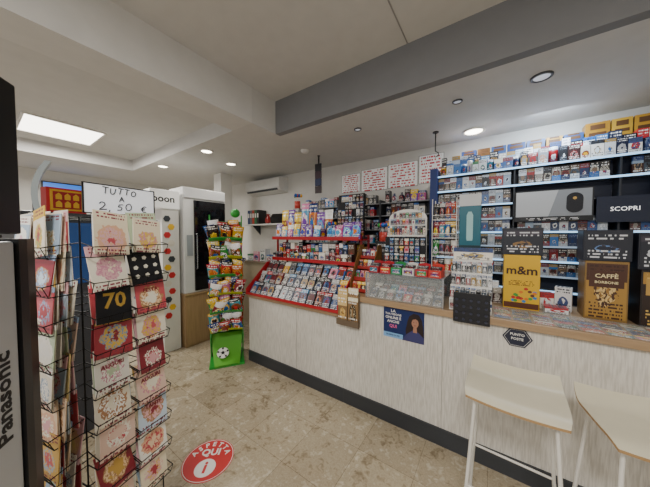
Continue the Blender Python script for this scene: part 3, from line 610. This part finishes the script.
# ------------------------------------------------------------------ green candy rack
GREEN=mat('#289a36',.4); RG=R(56); G0=(-2.79,1.83,0)
o=top('green_snack_rack','tall green floor rack full of snack bags with a football base','display rack',None,G0,RG)
for x in(-.2,.19):
    pr=[(.1,0),(.22,0),(.24,1.75),(.19,1.84),(.12,1.86),(.1,1.8),(.16,1.6),(.14,.6),(.02,.3)]
    obj('side_panel',M().prism(pr,x,x+.012,'x').mesh('s',GREEN),par=o)
obj('back_panel',M().bb(-.188,.188,.2,.21,.1,1.78).mesh('b',mat('#1d7a2a')),par=o)
for k in range(6):
    z=.48+.225*k
    def tr(u,v,z=z):
        y=.2-.34*v; return ((u-.5)*.375,y,z+.03-.14*v+(.07*((v-.75)/.25)**2 if v>.75 else 0)+.012*math.cos((u-.5)*math.pi))
    obj('tray',M().sheet(tr,6,12,.006).mesh('t',GREEN if k%2 else mat('#b5bb2a')),par=o)
def foot(u,v): return ((u-.5)*(.28+.1*v),-.2+.34*v,.03+.27*v**1.7)
obj('base_panel',M().sheet(foot,6,10,.02).mesh('b',mat('#5fae34')),par=o)
obj('base_plate',M().bb(-.2,.2,-.2,.24,0,.025).mesh('b',GREEN),par=o)
bl=M().prism(ell(0,0,.07,.07,0,32),-.006,.0,'y',0)
bl.prism([(.022*math.cos(R(90+72*i)),.022*math.sin(R(90+72*i))) for i in range(5)],-.008,-.006,'y',1)
for i in range(5):
    a=R(90+72*i); cx,cz=.057*math.cos(a),.057*math.sin(a)
    bl.prism([(cx+.014*math.cos(a+R(180+72*j)),cz+.014*math.sin(a+R(180+72*j))) for j in range(5)],-.008,-.006,'y',1)
    bl.tube([(.022*math.cos(a),-.007,.022*math.sin(a)),(.05*math.cos(a),-.007,.05*math.sin(a))],.0018,1)
obj('football_emblem',bl.mesh('b',[WHITE,BLACK]),(-.05,-.075,.125),(R(-52),0,0),o)
hd=M().rev([(.001,-.06)]+[(.06*math.sin(R(a)),-.06*math.cos(R(a))) for a in range(20,180,20)]+[(.001,.06)],seg=18)
obj('ball_header',hd.mesh('h',GREEN),(.12,.15,1.89),par=o)
Mr=Matrix.Translation(G0)@Matrix.Rotation(RG,4,'Z')
for k in range(6):
    for j in range(3):
        for i in range(3):
            z=.48+.225*k
            p=Mr@Vector((-.13+.13*i+random.uniform(-.012,.012),-.075+.085*j,z-.08+.036*j))
            top('snack_bag','bright crinkled snack bag in the green rack','snack bag',pouch('b',.13,.205,.06,BAG),p,(R(random.uniform(12,40)),R(random.uniform(-14,14)),RG+R(random.uniform(-22,22))),'snack bags in the green rack')
# ------------------------------------------------------------------ vending machine etc.
o=top('wood_cabinet','light wood cabinet under the vending machine','cabinet')
obj('body',M().bb(-4.0,-3.54,1.68,2.36,0,.74).bb(-4.01,-3.52,1.67,2.37,.74,.76).mesh('w',OAK),par=o)
for a,b in((1.69,2.015),(2.025,2.35)): obj('door',M().bb(-3.54,-3.528,a,b,.03,.72).mesh('w',OAK),par=o)
o=top('vending_machine','tall white drinks machine with black glass door on wood cabinet','vending machine')
obj('body',M().bb(-4.0,-3.57,1.69,2.34,.762,2.28).mesh('b',mat('#dcdcda',.35)),par=o,bev=.01)
obj('door',M().bb(-3.57,-3.545,1.83,2.32,.79,2.1).mesh('d',mat('#101115',.06)),par=o,bev=.004)
obj('handle',M().tube([(-3.545,1.85,1.1),(-3.515,1.85,1.12),(-3.515,1.85,1.6),(-3.545,1.85,1.62)],.008).mesh('h',CHROME),par=o)
obj('header',M().bb(-3.57,-3.55,1.7,2.32,2.13,2.26).mesh('h',mat('#d0d1d1',.3)),par=o)
obj('keypad',M().bb(-3.57,-3.56,1.73,1.81,1.3,1.6).mesh('k',mat('#9aa0a6',.3)),par=o)
o=top('promo_column','tall white promotional column with coloured hexagons and header sign','display stand')
obj('body',M().bb(-4.0,-3.62,1.44,1.65,0,1.95).mesh('b',mat('#dddbd6',.4)),par=o)
gr=M()
for i in range(13):
    z=.5+.11*i; cy=1.5+.05*(i%2)
    gr.prism([(cy+.045*math.cos(R(60*q)),z+.045*math.sin(R(60*q))) for q in range(6)],-3.62,-3.614,'x',[0,1,2,0,3][i%5])
obj('graphic',gr.mesh('g',[mat('#c42a30'),mat('#e5b62c'),mat('#3a3f46'),mat('#d8d2c6')]),par=o)
obj('header_sign',M().bb(-3.9,-3.6,1.3,1.66,1.95,2.2).mesh('b',mat('#f2f1ed',.4,0,.25)),par=o,bev=.01)
text(o,'poon',.13,BLACK,(-3.598,1.46,2.08),'+X')
# ------------------------------------------------------------------ game kiosk behind card rack
o=top('gaming_kiosk','grey kiosk cabinet with a red and gold marquee on top','kiosk',None,(-2.95,.45,0),R(100))
obj('cabinet',M().prism([(-.28,0),(.28,0),(.28,1.78),(-.1,1.78),(-.14,1.15),(-.28,1.0)],-.28,.28,'x').mesh('c',mat('#33353a',.4)),par=o,bev=.01)
obj('screen',M().box((0,-.128,1.45),(.46,.01,.5),rot=(R(-4),0,0)).mesh('s',mat('#24406e',.2,0,.3)),par=o)
obj('marquee',M().bb(-.12,.12,-.05,.05,1.78,1.98).mesh('m',mat('#a81e22',.4)),par=o)
mk=M().prism([(-.1,1.8),(.1,1.8),(.1,1.965),(-.1,1.965)],-.054,-.05,'y',0).prism([(-.085,1.815),(.085,1.815),(.085,1.95),(-.085,1.95)],-.057,-.054,'y',1)
for i in range(-1,2):
    for j in range(2): mk.prism([(i*.052-.018,1.825+.062*j),(i*.052+.018,1.825+.062*j),(i*.052+.018,1.86+.062*j),(i*.052,1.878+.062*j),(i*.052-.018,1.86+.062*j)],-.06,-.057,'y',0)
obj('marquee_panel',mk.mesh('k',[mat('#c0962a'),mat('#8a1a1c')]),par=o)
o=top('wall_screen','blue television screen on the side wall','television',None,(-6.181,.98,2.3),R(90))
obj('frame',M().bb(-.3,.3,-.03,.02,-.2,.2).mesh('f',BLACK),par=o); obj('screen',M().bb(-.28,.28,-.034,-.03,-.18,.18).mesh('s',mat('#2f6fd0',.3,0,1.0)),par=o)
# ------------------------------------------------------------------ greeting card rack
RA=R(14); RC=Vector((-1.485,.345,0))
MR=Matrix.Translation(RC)@Matrix.Rotation(RA,4,'Z')
o=top('card_rack','black wire spinner rack filled with greeting cards','card rack',None,RC,RA)
h=.15
WIRE=mat('#121214',.35,.5)
fr=M().cyl((0,0,.05),(0,0,1.68),.012)
fr.rev([(0,.06),(.05,.055),(.25,.02),(.27,.0),(0,0)],seg=24)
for sx in(-1,1):
    for sy in(-1,1): fr.cyl((sx*h,sy*h,.25),(sx*h,sy*h,1.67),.003)
for z in(.25,.6,.95,1.3,1.67):
    fr.tube([(-h,-h,z),(h,-h,z),(h,h,z),(-h,h,z)],.0028,close=True); fr.tube([(-h,0,z),(h,0,z)],.0025); fr.tube([(0,-h,z),(0,h,z)],.0025)
fr.cyl((h,0,.25),(h,0,1.67),.0025); fr.cyl((0,-h,.25),(0,-h,1.67),.0025)
obj('frame',fr.mesh('f',WIRE),par=o)
def pocket(dep,w=.072):
    pk=M()
    pk.tube([(-w,0,.0),(-w,-dep,.0),(w,-dep,.0),(w,0,.0)],.002); pk.tube([(-w,0,.055),(-w,-dep-.015,.04),(w,-dep-.015,.04),(w,0,.055)],.002)
    for x in(-w,-w/3,w/3,w): pk.tube([(x,0,0),(x,-dep,0),(x,-dep-.015,.04)],.0014)
    return pk.mesh('pocket',WIRE)
pkm=[pocket(.06),pocket(.09)]
cardm=M().bb(-.064,.064,-.0015,.0015,0,.178).mesh('c',CARD)
cards2=M().bb(-.062,.062,-.0015,.0015,0,.15).mesh('c',CARD)
cardsq=M().bb(-.066,.066,-.0015,.0015,0,.165).mesh('c',CARD)
blackm=M().bb(-.064,.064,-.0015,.0015,0,.16).mesh('c',mat('#15151a',.4))
envm=M().bb(-.062,.062,-.001,.001,0,.155).mesh('e',mat('#e2ddd2',.6))
faces=[(R(90),(h,0)),(0,(0,-h))]
zs=[1.525-.138*i for i in range(9)]
words={(0,2,0):'70',(0,4,0):'AUGURI',(0,6,1):'TANTI',(0,2,1):'FESTA',(0,5,1):'AUGURI',(0,1,1):'*'}
for fi,(ra,off) in enumerate(faces):
    for r,z in enumerate(zs):
        for c in(0,1):
            lx=-.075+.15*c
            q=Matrix.Rotation(ra,3,'Z')@Vector((lx,0,0))+Vector((off[0],off[1],0))
            obj('pocket',pkm[fi],(q.x,q.y,z-.01),(0,0,ra),o)
            for s_ in range(4 if fi==1 else 2):
                y0=(-.083+.019*s_) if fi else (-.054+.018*s_)
                q2=Matrix.Rotation(ra,3,'Z')@Vector((lx+random.uniform(-.009,.009),y0,0))+Vector((off[0],off[1],z-.004+.006*s_))
                g=top('greeting_card','colourful greeting card with white envelope in the spinner rack','greeting card',random.choice([cardm,cardsq,cards2]),MR@q2,(R(-10+random.uniform(-3,3)+(6 if fi else 0)),R(random.uniform(-7,7)),RA+ra+R(random.uniform(-8,8))),'greeting cards in the spinner rack')
                obj('envelope',envm,(0,.006,0),(R(2),0,0),g)
                if (fi,r,c) in words and s_==0:
                    wd=words[(fi,r,c)]
                    if wd in('70','*'): g.data=blackm; g['label']='black greeting card with gold decoration in the spinner rack'
                    else: g.data=cardm
                    if wd=='70': text(g,wd,.085,mat('#c9a24a',.3,.3),(0,-.003,.085))
                    elif wd=='*':
                        sp_=M().prism(ell(0,0,.01,.01,0,5),-.0025,-.0015).mesh('g',mat('#d9d4c4'))
                        for i in range(9): obj('gold_spot',sp_,(-.04+.04*(i%3),0,.035+.04*(i//3)),par=g)
                    else: text(g,wd,.024,mat('#8a1f2c'),(0,-.003,.1))
# ------------------------------------------------------------------ handwritten price sign
ST={'T':[[(0,1),(.6,.93)],[(.33,1),(.26,-.05)]],'U':[[(0,1),(.04,.25),(.15,.02),(.36,.06),(.5,.35),(.56,1.05)]],
'O':[[(.36,1.02),(.1,.85),(0,.45),(.1,.08),(.3,0),(.54,.2),(.6,.6),(.48,.92),(.28,1.0)]],'A':[[(0,-.03),(.34,1),(.6,.02)],[(.1,.34),(.54,.42)]],
'2':[[(0,.75),(.18,1),(.42,.92),(.46,.68),(.28,.35),(-.02,.0),(.58,.08)]],',':[[(.12,.12),(.02,-.22)]],'5':[[(.54,1.03),(.12,.97),(.06,.55),(.34,.6),(.5,.35),(.38,.03),(.0,.02)]],
'0':[[(.32,1.02),(.08,.8),(0,.45),(.12,.05),(.3,0),(.5,.2),(.54,.6),(.42,.93),(.26,.98)]],'€':[[(.6,.9),(.4,1),(.15,.8),(.1,.4),(.25,.05),(.6,.08)],[(-.04,.6),(.44,.66)],[(-.02,.38),(.4,.44)]],' ':[]}
def hand(s,h_,x,z,y=-.003,r=.0021,st_=1.3):
    m=M(); adv=h_*.8*st_; W_=adv*len(s); x0=x-W_/2
    for i,ch in enumerate(s):
        dz=random.uniform(-.12,.12)*h_; k=random.uniform(.85,1.12); sl=random.uniform(-.04,.14)
        for st in ST[ch]: m.tube([(x0+adv*i+(a+sl*b)*h_*st_*k,y,z+b*h_*k+dz) for a,b in st],r,seg=5)
    return m
o=top('price_sign','white handwritten paper price sign on top of the card rack','sign',None,(-1.45,.41,1.695),R(90+6))
obj('paper',M().bb(-.135,.135,-.0015,.0015,0.004,.128).mesh('p',mat('#eceff6',.6,0,.25)),par=o)  # plain paper, given a faint glow through emission
obj('border_frame',M().bb(-.14,.14,-.004,.004,0,.004).bb(-.14,.14,-.004,.004,.128,.132).bb(-.14,-.135,-.004,.004,0,.132).bb(.135,.14,-.004,.004,0,.132).cyl((-.11,.004,-.03),(-.11,.004,.1),.003).cyl((.11,.004,-.03),(.11,.004,.1),.003).mesh('h',BLACK),par=o)
K=mat('#17181c',.6)
for s,hh,x,z in(('TUTTO',.026,-.005,.094),('A',.022,.0,.063),('2,50 €',.031,.012,.019)): obj('lettering',hand(s,hh,x,z).mesh('t',K),par=o)
# ------------------------------------------------------------------ appliance stand at the edge
ang=math.atan2(-.074,.103)
o=top('appliance_display','tall light grey appliance display stand with black rounded edge','display stand',None,(-.965,.06,0),ang)
obj('face_panel',M().bb(.0,.3,-.02,.0,.03,1.585).mesh('f',mat('#c0c3c7',.35)),par=o,bev=.006)
obj('black_body',M().prism([(-.002,.006),(-.03,.004),(-.068,-.004),(-.085,-.035),(-.02,-.3),(.3,-.3),(.3,-.021),(-.002,-.021)],0,1.59,'z').mesh('f',mat('#131316',.3)),par=o)
rt=(Matrix.Rotation(R(180),3,'Z')@Matrix.Rotation(R(90),3,'X')@Matrix.Rotation(R(90),3,'Z')).to_euler()
obj('lettering',tmesh('Panasonic',.055,mat('#101014'),.02),(.047,.0008,1.22),rt,o)
top('black_monitor','black flat monitor standing on the appliance display','monitor',M().bb(-.0,.3,-.03,-.0,.01,.36).bb(.05,.25,-.1,.0,-.0,.01).mesh('m',mat('#0e0f12',.3)),(-.938,.070,1.592),ang,bev=.004)
cv=M()
def cf(v):
    a=R(-32+64*v); return (.32*(1-math.cos(a)),.32*math.sin(a))
P=[cf(i/12) for i in range(13)]
cv.prism([p for p in P]+[(p[0]+.022,p[1]) for p in reversed(P)],-.06,.06,'y')
o=top('curved_leaflet_holder','curved grey leaflet holder on a thin floor stand','leaflet holder',None,(-1.9,.175,0),R(84))
obj('curved_sheet',cv.mesh('c',mat('#8e9698',.3)),(0,0,1.8),par=o); obj('stem',M().cyl((.01,0,0),(.01,0,1.78),.008).cyl((.01,0,0),(.01,0,.02),.1,seg=20).mesh('s',DGREY),par=o)
# ------------------------------------------------------------------ world, camera
w=bpy.data.worlds.new('world'); bpy.context.scene.world=w; w.use_nodes=True
w.node_tree.nodes['Background'].inputs[0].default_value=(.98,.97,.98,1); w.node_tree.nodes['Background'].inputs[1].default_value=.78
cd=bpy.data.cameras.new('camera'); cd.sensor_width=36; cd.lens=13.51; cd.clip_start=.02
co=bpy.data.objects.new('camera',cd); C.objects.link(co); co.location=(0,0,H); co.rotation_euler=(R(88),0,R(34.6))
bpy.context.scene.camera=co
